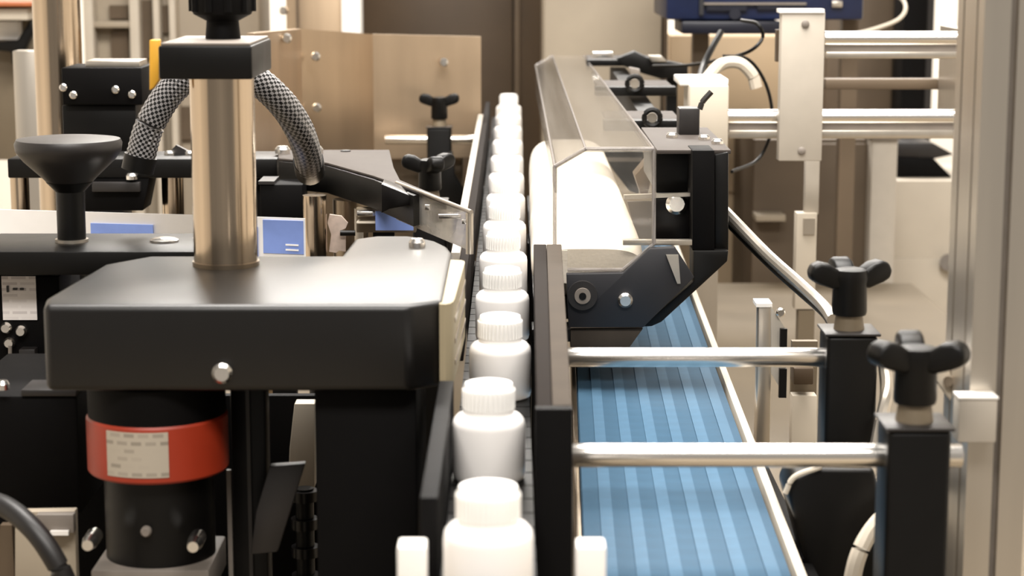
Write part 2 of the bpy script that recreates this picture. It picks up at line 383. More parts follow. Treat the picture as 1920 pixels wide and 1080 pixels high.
mk('panel', box(B(), P(-90, 800, 1.98).x, P(596, 800, 1.98).x, 1.98, 1.992, TZ+.012, P(300, 742, 1.98).z), 'black_matte', t, .001)
mk('foot', box(B(), P(-90, 800, 1.98).x, P(596, 800, 1.98).x, 1.972, 1.998, TZ, TZ+.012), 'black', t, .001)
# dark uprights and brackets next to the motor
t = thing('upright_bracket', 'dark upright bracket with a sloping plate right of the orange motor', 'bracket', (P(470, 900, 1.72).x, 1.72, TZ))
x0 = P(435, 900, 1.72).x; x1 = P(500, 900, 1.72).x
mk('post', box(B(), x0, x1, 1.72, 1.75, TZ, zb-.002), 'black', t, .002)
mk('edge_strip', box(B(), P(464, 900, 1.715).x, P(471, 900, 1.715).x, 1.714, 1.7195, TZ+.02, zb-.004), 'charcoal', t)
mk('sloping_plate', pprism(B(), [(505, 875), (572, 870), (520, 1035), (470, 1040), (480, 960)], 1.69, .012), 'charcoal', t, .001)
mk('side_edge', box(B(), P(425, 900, 1.715).x, P(433, 900, 1.715).x, 1.714, 1.7195, TZ+.02, P(430, 890, 1.7).z), 'grey', t)
t = thing('upright_strip', 'thin beige metal upright seen in the gap left of the black plate', 'strip', (P(566, 900, 1.95).x, 1.95, TZ))
mk('strip', pprism(B(), [(552, 757), (590, 757), (590, 915), (540, 915), (543, 840)], 1.93, .02), 'cream', t, .001)
mk('stem', box(B(), P(560, 900, 1.96).x, P(585, 900, 1.96).x, 1.951, 1.975, TZ, P(560, 850, 1.95).z), 'tan', t)
t = thing('ribbed_post', 'black ribbed post low beside the black plate', 'post', (P(574, 1000, 1.9).x, 1.9, TZ))
xq = P(572, 1000, 1.9).x; zq = P(572, 915, 1.9).z
mk('stem', cyl(B(), (xq, 1.9, TZ), (xq, 1.9, zq), .009), 'black', t)
for k in range(4): mk('rib', cyl(B(), (xq, 1.9, zq-.012-k*.028), (xq, 1.9, zq-.002-k*.028), .0135), 'black_gloss', t)

# ================================================================= LEFT: labeller
# black beam with mushroom knob
a, c, z0, z1 = rect(-60, 472, 372, 516, 2.0)
t = thing('cross_beam', 'flat black beam carrying the mushroom knob', 'beam', ((a+c)/2, 2.05, z0))
mk('beam', box(B(), a, c-.004, 2.0, 2.13, z0, z1), 'black', t, .0015)
screw(t, (P(308, 452, 2.07).x, 2.07, z1-.001), .015, (0, 0, 1), t=.005)
xk = P(133, 400, 2.07).x
t = thing('mushroom_knob', 'large black mushroom knob on a stem standing on the beam', 'knob', (xk, 2.07, z1))
mk('washer', cyl(B(), (xk, 2.07, z1-.0002), (xk, 2.07, z1+.003), .017), 'alu', t)
zk = P(133, 268, 2.07).z-z1
mk('stem', lathe(B(), (xk, 2.07, z1), [(0, .003), (.0145, .003), (.0145, zk-.05), (.024, zk-.04), (0, zk-.04)]), 'black', t)
mk('head', lathe(B(), (xk, 2.07, z1), [(0, zk-.047), (.017, zk-.047), (.028, zk-.035), (.046, zk-.018), (.0535, zk-.008), (.0545, zk), (.0525, zk+.004), (.04, zk+.0055), (0, zk+.006)], 48), 'charcoal', t)
# label printer box below the beam
t = thing('control_box', 'black box with a white printed label at the left edge below the beam', 'box', (P(20, 560, 2.03).x, 2.05, TZ))
a, c, z0, z1 = rect(-60, 518, 78, 720, 2.04)
bx_ = mk('box', box(B(), a, c+.02, 2.04, 2.14, z0, z1), 'black_matte', t, .002)
pl = pbox(B(), 4, 518, 68, 600, 2.038, .002); mk('label', pl, 'paper_print', bx_, label='white printed label')
bm = B(); pbox(bm, 12, 536, 16, 548, 2.037, .001); pbox(bm, 24, 540, 32, 544, 2.037, .001); pbox(bm, 37, 540, 44, 544, 2.037, .001)
mk('printed_mark', bm, 'charcoal', bx_)
for px, py in ((14, 613), (42, 619), (20, 641)): screw(bx_, P(px, py, 2.04), .006, t=.01)
mk('connector', pbox(B(), 36, 655, 66, 700, 2.025, .015), 'charcoal', bx_, .001)
mk('cable_stub', cyl(B(), P(19, 648, 2.03), P(19, 692, 2.03), .002), 'grey', bx_)
mk('pedestal', box(B(), a+.01, c+.01, 2.05, 2.13, TZ, z0), 'black_matte', t, .002)
t = thing('drive_cabinet', 'black cabinet with a grey top edge at the lower left', 'cabinet', (P(60, 850, 1.78).x, 1.85, TZ))
a, c, z0, z1 = rect(-80, 742, 148, 965, 1.76)
mk('cabinet', box(B(), a, c, 1.76, 1.95, z0, z1), 'black_matte', t, .003)
mk('top_edge', box(B(), P(38, 740, 1.755).x, P(142, 740, 1.755).x, 1.757, 1.80, z1, z1+.006), 'charcoal', t, .001)
mk('stand', box(B(), a+.05, c-.05, 1.80, 1.92, TZ, z0), 'black', t, .002)
screw(t, P(6, 738, 1.755)+Vector((0, 0, .004)), .006, (0, 0, 1), t=.008)
# loose cable lower left
t = thing('power_cable', 'thick black cable looping down at the bottom left corner', 'cable', P(60, 1080, 1.6))
mk('sheath', tube(B(), spline([P(-40, 935, 1.62), P(10, 950, 1.6), P(60, 990, 1.58), P(100, 1045, 1.57), P(130, 1110, 1.57), P(140, 1180, 1.58)]), .0088, 14), 'rubber_black', t)
t = thing('terminal_plate', 'small beige terminal plate behind the black cable', 'plate', P(90, 1080, 1.72))
mk('plate', pprism(B(), [(28, 960), (140, 958), (147, 1200), (28, 1200)], 1.70, .012), 'beige', t, .001)
mk('block', pbox(B(), 68, 965, 138, 1000, 1.69, .01), 'grey', t, .001)
mk('jumper', pbox(B(), 94, 996, 128, 1004, 1.686, .004), 'white', t)
mk('slot', pprism(B(), [(0, 985), (22, 985), (28, 1100), (-10, 1100)], 1.715, .01), 'brown', t)

# arm bar and peel plate
hA = .279; zA = CH-hA
f0 = PZ(15, 298, hA); YA = 2.62
t = thing('labelling_unit', 'black horizontal arm of the labeller with steel posts under it', 'arm', (P(260, 300, YA).x, YA, zA-.03))
a, c, z0, z1 = rect(14, 298, 520, 334, YA)
mk('bar', box(B(), a, c, YA, YA+.10, z0, z1), 'black', t, .002)
for (x0, x1, y0, y1) in ((15, 50, 331, 400), (300, 341, 331, 400)):
    q0, q1, w0, w1 = rect(x0, y0, x1, y1, YA+.03)
    mk('post', cyl(B(), ((q0+q1)/2, YA+.045, w0-.03), ((q0+q1)/2, YA+.045, z0), (q1-q0)/2), 'steel', t)
mk('hanger_block', prism(B(), [P(x, y, YA+.002) for x, y in ((160, 334), (280, 334), (268, 395), (160, 395))], (0, .06, 0)), 'black_matte', t, .001)
mk('slide', pbox(B(), 172, 342, 262, 360, YA-.01, .011), 'charcoal', t, .001)
screw(t, P(247, 336, YA-.008), .008, (0, 0, 1), t=.008)
for px in (318, 356): screw(t, (P(px, 290, YA+.05).x, YA+.05, z1-.0005), .007, (0, 0, 1), t=.006)
mk('lug', pprism(B(), [(310, 294), (330, 272), (365, 290), (365, 296)], YA+.055, .01), 'charcoal', t)
# stand of the arm
q0, q1, w0, w1 = rect(0, 400, 60, 440, YA+.05)
for x in (-.60, -.36): mk('stand', box(B(), x, x+.03, YA+.03, YA+.06, TZ, z0), 'black_matte', t, .002)

t = thing('peel_plate', 'angled label peel plate with black edge and clear tip pointing at the bottles', 'plate', PZ(700, 335, hA)-Vector((0, 0, .05)))
front = [PZ(x, y, hA) for x, y in ((522, 301), (612, 309), (700, 334), (742, 349), (884, 402))]
back = [PZ(x, y, hA) for x, y in ((880, 397), (750, 342), (738, 318), (730, 285), (522, 285))]
mk('top_sheet', prism(B(), [v for v in front+back], (0, 0, .003)), 'grey_dark', t, .0006)
edge = [PZ(x, y, hA) for x, y in ((522, 302), (612, 310), (700, 336), (775, 366))]
eb = [v+Vector((.012, .022, 0)) for v in edge]
mk('edge_bar', prism(B(), [v-Vector((0, 0, .0355)) for v in edge+eb[::-1]], (0, 0, .035)), 'black', t, .001)
mk('block', pprism(B(), [(715, 345), (772, 368), (768, 385), (730, 392), (715, 400)], 2.26, .05), 'black_gloss', t, .001)
tipf = [PZ(x, y, hA) for x, y in ((742, 347), (800, 369), (880, 399))]
bm = B()
for a_, b_ in zip(tipf, tipf[1:]):
    n_ = (b_-a_).cross(Vector((0, 0, 1))).normalized()*.003
    prism(bm, [a_, b_, b_-n_, a_-n_], (0, 0, -.040))
mk('tip_shield', bm, 'acrylic_tip', t)
a_, b_ = PZ(744, 347, hA), PZ(884, 402, hA); mk('bright_edge', cyl(B(), a_+Vector((0, -.003, .003)), b_+Vector((0, -.003, .003)), .0022), 'alu', t)
e0 = PZ(880, 402, hA); mk('tip_roller', cyl(B(), e0+Vector((.0, .004, .001)), e0+Vector((.0, .004, -.042)), .004), 'alu', t)
for px, py in ((530, 292), (592, 292)): screw(t, PZ(px, py, hA)+Vector((0, 0, .003)), .010, (0, 0, 1), t=.010)
screw(t, PZ(648, 288, hA)+Vector((0, 0, .003)), .007, (0, 0, 1), m='black', t=.002)
bm = B(); q = PZ(836, 402, hA); pbox(bm, 822, 402, 864, 410, 2.10, .003); mk('slot_plate', bm, 'polished', t, .0005)
mk('slot_plate', pbox(B(), 796, 384, 806, 394, 2.135, .003), 'polished', t, .0005)
mk('slot_plate', pbox(B(), 866, 412, 874, 420, 2.085, .003), 'polished', t, .0005)

# label web with blue labels
t = thing('label_web', 'white label backing strip with pale blue labels running behind the gripper', 'label strip', (-.45, 2.42, ZB))
hw = .322
pw = [(P(-60, 400, 2.46).x, 2.46), (P(375, 400, 2.40).x, 2.40), (P(572, 412, 2.37).x, 2.37)]
bm = B()
for (xa, ya), (xb, yb) in zip(pw, pw[1:]): prism(bm, [(xa, ya, CH-hw), (xb, yb, CH-hw), (xb, yb+.0015, CH-hw), (xa, ya+.0015, CH-hw)], (0, 0, -.055))
bmesh.ops.remove_doubles(bm, verts=bm.verts, dist=1e-5)
web = mk('backing', bm, 'paper', t)
def on_web(px):
    for (xa, ya), (xb, yb) in zip(pw, pw[1:]):
        for k in range(60):
            x = xa+(xb-xa)*k/60; y = ya+(yb-ya)*k/60
            if 960+F*x/(y*CP+hw*SP) >= px: return x, y
    return pw[-1]
for x0, x1, top in ((163, 279, .0135), (400, 480, .012), (490, 568, .003)):
    (xa, ya), (xb, yb) = on_web(x0), on_web(x1)
    lb = mk('label', prism(B(), [(xa, ya-.0012, CH-hw-top), (xb, yb-.0012, CH-hw-top), (xb, yb-.0001, CH-hw-top), (xa, ya-.0001, CH-hw-top)], (0, 0, -.040)), 'label_blue', t)
    bm = B()
    for k in range(2): prism(bm, [(xa+.01, ya-.0016, CH-hw-top-.028-.006*k), (xb-.006, yb-.0016, CH-hw-top-.028-.006*k), (xb-.006, yb-.0012, CH-hw-top-.028-.006*k), (xa+.01, ya-.0012, CH-hw-top-.028-.006*k)], (0, 0, -.002))
    mk('printed_line', bm, 'navy' if False else 'paper', lb)
# guide posts the web runs past
xg = P(592, 420, 2.45).x
t = thing('guide_roller', 'steel guide post by the pale blue label at the back of the housing', 'roller', (xg, 2.45, TZ))
mk('roller', cyl(B(), (xg, 2.44, CH-.40), (xg, 2.44, CH-.303), .0145), 'steel', t)
mk('core', cyl(B(), (xg, 2.44, TZ), (xg, 2.44, CH-.40), .010), 'black', t)
xg2 = P(655, 420, 2.5).x
t = thing('guide_roller', 'second steel guide post with white label scrap stuck to it', 'roller', (xg2, 2.5, TZ))
mk('roller', cyl(B(), (xg2, 2.52, CH-.42), (xg2, 2.52, CH-.318), .022), 'steel_dark', t)
mk('rim', cyl(B(), (P(672, 400, 2.48).x, 2.485, CH-.42), (P(672, 400, 2.48).x, 2.485, CH-.325), .0055), 'cream', t)
mk('core', cyl(B(), (xg2, 2.52, TZ), (xg2, 2.52, CH-.42), .012), 'black', t)
bm = B(); pprism(bm, [(618, 402), (640, 405), (652, 418), (648, 428), (640, 432), (648, 440), (648, 472), (636, 470), (630, 474), (617, 472), (621, 440), (614, 418)], 2.455, .004)
mk('label_scrap', bm, 'pinkish', t)
mk('pin', cyl(B(), P(638, 437, 2.45), P(666, 437, 2.45), .0035), 'black', t)
# dark box behind the blue label
t = thing('sensor_block', 'plain black block hanging above the pale blue label', 'block', (P(528, 380, 2.52).x, 2.52, TZ))
mk('block', pbox(B(), 488, 346, 568, 425, 2.52, .06), 'black_matte', t, .002)
x0, x1, z0, z1 = rect(505, 425, 550, 430, 2.54)
mk('stem', box(B(), x0, x1, 2.54, 2.56, TZ, z1), 'black_matte', t)
mk('lid', pbox(B(), 484, 340, 514, 346, 2.518, .055), 'charcoal', t)
# blue label and roller behind the clear tip
t = thing('label_roll', 'pale blue label patch on a steel bar behind the peel plate', 'label', (P(735, 412, 2.42).x, 2.42, TZ))
mk('label', pbox(B(), 704, 396, 775, 432, 2.40, .002), 'label_blue', t)
mk('bar', pbox(B(), 668, 396, 704, 406, 2.41, .02), 'polished', t, .002)
mk('bar', pbox(B(), 668, 416, 704, 420, 2.41, .02), 'cream', t, .001)
mk('backing', pbox(B(), 668, 390, 780, 436, 2.431, .012), 'tan', t, .001)
x0, x1, z0, z1 = rect(700, 436, 740, 440, 2.44)
mk('stem', box(B(), x0, x1, 2.433, 2.442, TZ, z1+.004), 'black', t)

# hose
hp = spline([P(262, 300, 2.20), P(281, 235, 2.2), P(320, 172, 2.2), P(370, 135, 2.2), P(425, 128, 2.2), P(480, 150, 2.2), P(530, 195, 2.22), P(562, 245, 2.26), P(576, 288, 2.32), P(580, 318, 2.4)], 13)
t = thing('braided_hose', 'black braided corrugated hose arching behind the steel column', 'hose', P(425, 300, 2.2))
mk('hose', tube(B(), hp, .0155, 32, ripple=.06, uvlen=1.0), 'braid_glint', t)
mk('cuff', tube(B(), [P(258, 320, 2.2), P(264, 292, 2.2)], .018, 20), 'black', t)
mk('cuff', tube(B(), [P(581, 320, 2.41), P(578, 300, 2.36)], .018, 20), 'black', t)

# far stepper box and posts
t = thing('stepper_motor', 'square black motor box with small bright screws left of the hose', 'motor', (P(190, 290, 2.85).x, 2.9, CH-.28))
mk('upper_block', pbox(B(), 116, 127, 266, 197, 2.84, .10), 'black_matte', t, .002)
mk('lower_body', pbox(B(), 118, 197, 256, 300, 2.855, .08), 'black', t, .002)
mk('lid', pbox(B(), 160, 114, 262, 127, 2.86, .06), 'alu', t, .001)
for px, py in ((119, 164), (138, 178), (217, 168), (248, 177)): screw(t, P(px, py, 2.84), .0055, t=.004)
x0, x1, z0, z1 = rect(150, 300, 230, 310, 2.87)
mk('pedestal', box(B(), x0, x1, 2.86, 2.93, TZ, z1), 'black', t, .002)
xp = P(110, 130, 3.1).x
t = thing('frame_post', 'wide round steel post behind the mushroom knob', 'post', (xp, 3.1, TZ))
mk('tube', cyl(B(), (xp, 3.1, TZ), (xp, 3.1, 1.7), .036, seg=36), 'steel', t)
mk('foot', cyl(B(), (xp, 3.1, TZ), (xp, 3.1, TZ+.01), .06, seg=36), 'steel_dark', t)
xp = P(50, 150, 3.4).x
t = thing('frame_post', 'thin grey post at the left edge behind the steel post', 'post', (xp, 3.4, TZ))
mk('tube', box(B(), xp-.022, xp+.022, 3.4, 3.44, TZ, CH-.18), 'alu', t, .002)
mk('foot', box(B(), xp-.04, xp+.04, 3.38, 3.46, TZ, TZ+.01), 'steel_dark', t, .001)

# stainless guard
t = thing('machine_guard', 'folded stainless sheet guard with a low flat panel behind the rail clamp', 'guard', (P(690, 280, 3.98).x, 3.98, TZ))
zt_ = [P(478, 62, 3.3).z, P(566, 54, 3.75).z, P(720, 64, 3.95).z, P(902, 69, 3.98).z]
pp = [P(478, 150, 3.3), P(566, 150, 3.75), P(700, 150, 3.95), P(902, 150, 3.99)]
def panel(bm, p, q, zp, zq, zlow, th=.012):
    d = Vector((q.x-p.x, q.y-p.y, 0)).normalized(); n = Vector((d.y, -d.x, 0))*-th
    p0 = Vector((p.x, p.y, zlow)); q0 = Vector((q.x, q.y, zlow)); p1 = Vector((p.x, p.y, zp)); q1 = Vector((q.x, q.y, zq))
    return prism(bm, [p0, q0, q1, p1], n)
mk('side_panel', panel(B(), pp[0], pp[1], zt_[0], zt_[1], CH-.40), 'sheet', t)
mk('middle_panel', panel(B(), pp[1], pp[2], zt_[1], zt_[2], CH-.42), 'sheet', t)
mk('front_panel', panel(B(), pp[2], pp[3], zt_[2], zt_[3], CH-.42), 'sheet', t)
mk('leg', box(B(), pp[0].x+.002, pp[0].x+.03, 3.33, 3.36, TZ, CH-.36), 'steel_dark', t, .002)
mk('leg', box(B(), pp[1].x-.01, pp[1].x+.02, 3.79, 3.82, TZ, CH-.36), 'steel_dark', t, .002)
mk('base', box(B(), pp[0].x, -.1, 4.02, 4.12, TZ, CH-.36), 'steel_dark', t, .002)
for px, py, yy in ((538, 72, 3.55), (592, 106, 3.76), (594, 202, 3.76), (832, 117, 3.96)): screw(t, P(px, py, yy), .009, t=.008)

# far block above the guard
t = thing('upper_cabinet', 'beige steel cabinet panel above the folded guard', 'cabinet', (P(560, 40, 4.6).x, 4.6, 0))
a, c, z0, z1 = rect(505, -300, 642, 60, 4.5)
mk('panel', box(B(), a, c, 4.80, 5.1, .0, z1), 'sheet', t, .003)
mk('edge_strip', box(B(), P(556, 20, 4.8).x, P(560, 20, 4.8).x, 4.79, 4.8, .5, z1), 'brown', t)
screw(t, P(531, 20, 4.8), .010, t=.008)
mk('white_spot', box(B(), P(641, 20, 4.8).x, P(677, 20, 4.8).x, 4.78, 4.86, 0, z1), 'white', t, .003)  # white box stands in for a bright spot of white light
t = thing('dark_cabinet', 'dark brown cabinet at the head of the bottle line', 'cabinet', (P(845, 100, 5.4).x, 5.4, 0))
a, c, z0, z1 = rect(665, -400, 1025, 200, 5.4)
mk('body', box(B(), a, c, 5.42, 6.2, 0, z1), 'brown_dark', t, .004)
mk('door', box(B(), a+.01, c-.09, 5.40, 5.42, .1, z1-.2), 'brown_dark', t, .004)
mk('door_edge', box(B(), c-.085, c-.070, 5.40, 5.42, .1, z1), 'brown', t, .002)
t = thing('panel_cabinet', 'pale beige flat cabinet standing behind the clear guard', 'cabinet', (P(1130, 60, 4.95).x, 4.95, 0))
a, c, z0, z1 = rect(1018, -400, 1246, 95, 4.95)
mk('body', box(B(), a, c, 4.97, 5.3, 0, z1), 'beige', t, .004)
mk('face', box(B(), a+.004, c-.004, 4.955, 4.97, 0.1, z1-.1), 'beige', t, .003)
mk('edge', box(B(), c+.001, c+.012, 4.96, 5.3, 0, z1), 'brown', t)

# rail clamps -----------------------------------------------------------
def rail_clamp(X, Y, lobes, label, zfoot=TZ, wide=.046, sc=1.):
    t = thing('rail_clamp', label, 'clamp', (X, Y, zfoot), 'rail clamps with black lobed knobs')
    zt_ = CH-.349
    mk('post', box(B(), X-wide/2, X+wide/2, Y-.024, Y+.024, zfoot+.008, zt_), 'black', t, .004, seg=3)
    mk('lip', box(B(), X-wide/2-.002, X+wide/2+.002, Y-.026, Y+.026, zt_, zt_+.0025), 'charcoal', t, .001)
    mk('foot', box(B(), X-wide/2-.012, X+wide/2+.012, Y-.034, Y+.034, zfoot, zfoot+.008), 'black', t, .002)
    mk('collar', lathe(B(), (X, Y, zt_), [(0, .0025), (.014, .0025), (.0135, .006), (.012, .016), (0, .016)]), 'tan', t)
    kb = lathe(B(), (X, Y, zt_+.016), [(0, 0), (.0150, 0), (.0158, .003), (.0152, .028), (.0165, .034), (.0150, .041), (.009, .0425), (0, .042)])
    kn = mk('knob', kb, 'black', t)
    for a in lobes:
        a = math.radians(a); d = Vector((math.cos(a), math.sin(a), 0)); bm = B()
        c0 = Vector((X, Y, zt_+.016)); s = Vector((-d.y, d.x, 0))
        prof = [(.004, .026), (.016, .024), (.030, .0285), (.037, .032), (.039, .039), (.036, .046), (.029, .0485), (.020, .0465), (.010, .040)]
        prism(bm, [c0+d*(u*sc)+Vector((0, 0, v))-s*.0095 for u, v in prof], s*.019)
        mk('lobe', bm, 'black', kn, .0035, seg=3)
    return t
rail_clamp(P(1712, 850, 1.45).x, 1.45, (205, 330, 90), 'black clamp post with lobed knob nearest the camera, by the aluminium post')
rail_clamp(P(1590, 670, 1.807).x, 1.807, (185, 20, 100), 'black clamp post with lobed knob behind the nearest clamp, over the tan cabinet')
ca = rail_clamp(P(824, 262, 3.86).x, 3.86, (180, 0), 'black clamp post with T knob in front of the steel guard')
mk('bracket_arm', pprism(B(), [(803, 300), (848, 285), (853, 330), (872, 360), (872, 392), (846, 388), (818, 368)], 3.80, .03), 'black', ca, .002)
rail_clamp(P(806, 330, 2.74).x, 2.74, (182, 40, 290), 'black clamp post with lobed knob just behind the peel plate')
def rod(x0, x1, Y, label, r=.0088, h=.373):
    t = mk('support_rod', cyl(B(), (x0, Y, CH-h), (x1, Y, CH-h), r, seg=32), 'polished', label=label, cat='rod', group='polished rail support rods', bev=.0008)
    return t
rod(.0435, P(1803, 845, 1.45).x, 1.45, 'bright steel rod crossing the blue belt nearest the camera')
rod(.0500, P(1556, 670, 1.807).x, 1.807, 'bright steel rod crossing the blue belt in front of the dark front plate')
rod(P(722, 262, 3.86).x, -.0705, 3.86, 'bright steel rod through the T knob clamp in front of the steel guard')
rod(P(740, 400, 2.74).x, -.0705, 2.74, 'bright steel rod hidden behind the peel plate')

# ================================================================= RIGHT: blue belt conveyor
hB = .50
r0, r1 = PZ(1256, 440, hB), PZ(1500, 1095, hB)
dv = (r1-r0).normalized(); nv = Vector((-dv.y, dv.x, 0));
if nv.x > 0: nv = -nv
t = thing('belt_conveyor', 'blue modular belt conveyor running beside the bottle line', 'conveyor', (.15, 2.4, TZ))
def strip(bm, off0, off1, z0, z1, s0=0., s1=1.):
    a = r0.lerp(r1, s0); b_ = r0.lerp(r1, s1)
    pts = [a+nv*off0, b_+nv*off0, b_+nv*off1, a+nv*off1]
    return prism(bm, [Vector((p.x, p.y, z0)) for p in pts], (0, 0, z1-z0))
z = CH-hB
L = (r1-r0).length; n = int(L/.03)
Wd = .17
bt = mk('belt', strip(B(), .004, Wd, z-.02, z-.002), 'blue_belt', t)
for i in range(n):
    pass
m0 = None
for i in range(n):
    a = r1+(r0-r1)*((i+.5)*.03/L)
    if m0 is None:
        bm = B()
        pts = [a+nv*.005-dv*.0150, a+nv*(Wd-.001)-dv*.0150, a+nv*(Wd-.001)+dv*.0150, a+nv*.005+dv*.0150]
        prism(bm, [Vector((p.x, p.y, z-.002)) for p in pts], (0, 0, .0025))
        for k in range(6):
            o_ = .013+k*.026
            pts = [a+nv*o_-dv*.0150, a+nv*(o_+.011)-dv*.0150, a+nv*(o_+.011)+dv*.0150, a+nv*o_+dv*.0150]
            prism(bm, [Vector((p.x, p.y, z+.0005)) for p in pts], (0, 0, .0012))
        for fi, f_ in enumerate(bm.faces): f_.material_index = 1 if fi >= 6 else 0
        m0 = mk('belt_module', bm, 'blue_belt', bt); m0.data.materials.append(M['blue_rib']); la = a
    else:
        c = m0.copy(); COL.objects.link(c); c.location = m0.location+(a-la)
mk('side_trim', strip(B(), -.006, .002, z-.05, z+.006), 'cream', t, .001)
mk('side_trim', strip(B(), Wd+.001, Wd+.006, z-.05, z+.004), 'steel_dark', t, .001)
mk('frame', strip(B(), .0, Wd, z-.09, z-.022), 'steel_dark', t, .002)
for s in (.15, .85): mk('leg', strip(B(), .02, Wd-.02, TZ, z-.09, s, s+.05), 'steel_dark', t, .002)

# ================================================================= RIGHT: wrap station
YW = 2.24
t = thing('foam_pad', 'long white foam wrap pad with rounded end under the clear guard', 'foam pad', (.085, 2.75, CH-.42))
def loft(bm, secs):
    rings = [[bm.verts.new(p) for p in s] for s in secs]; n = len(rings[0])
    for a, b_ in zip(rings, rings[1:]):
        for k in range(n): bm.faces.new((a[k], a[(k+1) % n], b_[(k+1) % n], b_[k]))
    bm.faces.new(rings[0][::-1]); bm.faces.new(rings[-1]); bmesh.ops.recalc_face_normals(bm, faces=bm.faces); return bm
secs = []
for k in range(21):
    s = k/20; y = 2.262+s*1.03
    e = min(s/.07, (1-s)/.12, 1); e = math.sqrt(max(0, 1-(1-e)**2)); e = .45+.55*e
    x0, x1 = .0215+.006*s, .1505; xm_, hx = (x0+x1)/2, (x1-x0)/2
    zc_, hz = CH-.362, .044+.012*s
    ring = []
    for j in range(40):
        a = j*2*math.pi/40; ca, sa = math.cos(a), math.sin(a); ex = .55
        ring.append(Vector((xm_+hx*(.9+.1*e)*math.copysign(abs(ca)**ex, ca), y, zc_+hz*e*math.copysign(abs(sa)**(.75), sa))))
    secs.append(ring)
mk('pad', loft(B(), secs), 'foam', t)
mk('carrier', box(B(), .024, .145, 2.30, 3.25, CH-.43, CH-.404), 'black', t, .002)
mk('leg', box(B(), .022, .045, 2.9, 3.0, TZ, CH-.43), 'black', t, .002)

t = thing('wrap_station', 'dark angular front plate and black arm holding the clear guard', 'frame', (.12, YW, TZ))
fp = [(1062, 514), (1168, 512), (1218, 466), (1266, 464), (1302, 520), (1206, 614), (1066, 614)]
fr = mk('front_plate', pprism(B(), fp, YW-.012, .012), 'slate', t, .0012)
c = P(1092, 553, YW-.0125)
mk('ring_knob', cyl(B(), c, c+Vector((0, -.005, 0)), .0165), 'charcoal', fr)
mk('ring_core', cyl(B(), c+Vector((0, -.005, 0)), c+Vector((0, -.008, 0)), .009), 'grey', fr)
mk('ring_socket', cyl(B(), c+Vector((0, -.008, 0)), c+Vector((0, -.0095, 0)), .004), 'black', fr)
screw(fr, P(1172, 562, YW-.012), .0085, t=.008)
mk('lower_strip', pprism(B(), [(1070, 617), (1206, 616), (1180, 652), (1070, 652)], YW-.006, .03), 'greyrail', t, .001)
mk('brace', pprism(B(), [(1203, 613), (1300, 528), (1300, 470), (1366, 470), (1364, 490), (1240, 604), (1222, 612)], YW, .05), 'black', t, .0015)
mk('arm_post', pprism(B(), [(1298, 282), (1340, 282), (1340, 470), (1298, 470)], YW+.004, .06), 'black_matte', t, .0015)
mk('arm_back', pprism(B(), [(1340, 290), (1366, 285), (1366, 470), (1340, 470)], YW+.014, .06), 'black', t, .0015)
mk('head_block', pbox(B(), 1230, 281, 1366, 362, YW+.075, .22), 'black', t, .002)
x0, x1, z0, z1 = rect(1226, 268, 1362, 281, YW+.07)
mk('head_plate', box(B(), x0, x1, YW+.02, YW+.30, z1-.0075, z1-.003), 'grey_dark', t, .0008)
for px, py in ((1320, 262), (1345, 270), (1260, 258)): screw(t, PZ(px, py, CH-z1+.003), .007, (0, 0, 1), t=.006)
mk('web_panel', pprism(B(), [(1225, 365), (1298, 365), (1298, 452), (1225, 452)], YW+.05, .01), 'black_gloss', t, .001)
mk('tie_bar', pprism(B(), [(1170, 366), (1300, 361), (1300, 368), (1170, 374)], YW+.03, .008), 'alu', t)
mk('tie_bar', pbox(B(), 1168, 450, 1298, 460, YW+.005, .01), 'alu', t, .0005)
mk('gusset', pprism(B(), [(1249, 478), (1272, 478), (1276, 532), (1270, 532)], YW-.016, .004), 'alu', t)
screw(t, P(1268, 381, YW+.05), .0125, t=.010)
mk('stand', box(B(), .022, .050, YW+.02, YW+.045, TZ, P(1100, 617, YW).z), 'black', t, .001)
mk('stand_foot', box(B(), .022, .11, YW-.003, YW+.045, P(1100, 640, YW).z, P(1100, 617, YW).z), 'black', t, .001)
mk('spine', prism(B(), [(.19, 2.54, CH-.260), (.19, 3.95, CH-.240), (.19, 3.95, CH-.29), (.19, 2.54, CH-.29)], (.03, 0, 0)), 'black', t, .001)
mk('wedge', pprism(B(), [(1190, 330), (1215, 300), (1222, 330), (1214, 370), (1204, 372)], YW+.35, .05), 'brown', t, .001)

mk('inner_bracket', pprism(B(), [(1128, 284), (1206, 284), (1214, 330), (1196, 364), (1180, 358), (1150, 320)], 3.34, .05), 'black', t, .001)
mk('inner_bar', pbox(B(), 1135, 296, 1204, 303, 3.332, .007), 'grey', t)
mk('inner_plate', pprism(B(), [(1176, 378), (1222, 378), (1222, 448), (1196, 452)], 2.62, .006), 'grey', t)
# clear guard
t = thing('clear_guard', 'clear acrylic cover with sloping sides over the white foam pad', 'guard', (.08, 2.3, CH-.36))
fo = [(1040, 470), (1040, 312), (1098, 279), (1226, 279), (1226, 458), (1168, 506), (1064, 506), (1064, 470)]
fm = [P(x, y, YW+.0) for x, y in fo]
mk('front_pane', prism(B(), fm, (0, .005, 0)), 'acrylic', t)
def edge_bar(a, b_, r=.0022):
    mk('pane_edge', cyl(B(), a, b_, r, seg=8), 'acrylic_edge', t)
for a, b_ in zip(fm[0:6], fm[1:7]): edge_bar(a, b_)
tl, tr_ = fm[2], fm[3]
back_l = P(1062, 100, 4.1); back_r = P(1120, 102, 4.1)
mid_r = Vector((P(1226, 279, YW).x*.985, 2.9, tr_.z))
far_l = Vector((tl.x+.0, 4.1, tl.z)); far_r = Vector((tl.x+.062, 4.1, tl.z))
mk('top_pane', prism(B(), [tl+Vector((0, .006, 0)), tr_+Vector((0, .006, 0)), far_r, far_l], (0, 0, -.004)), 'acrylic', t)
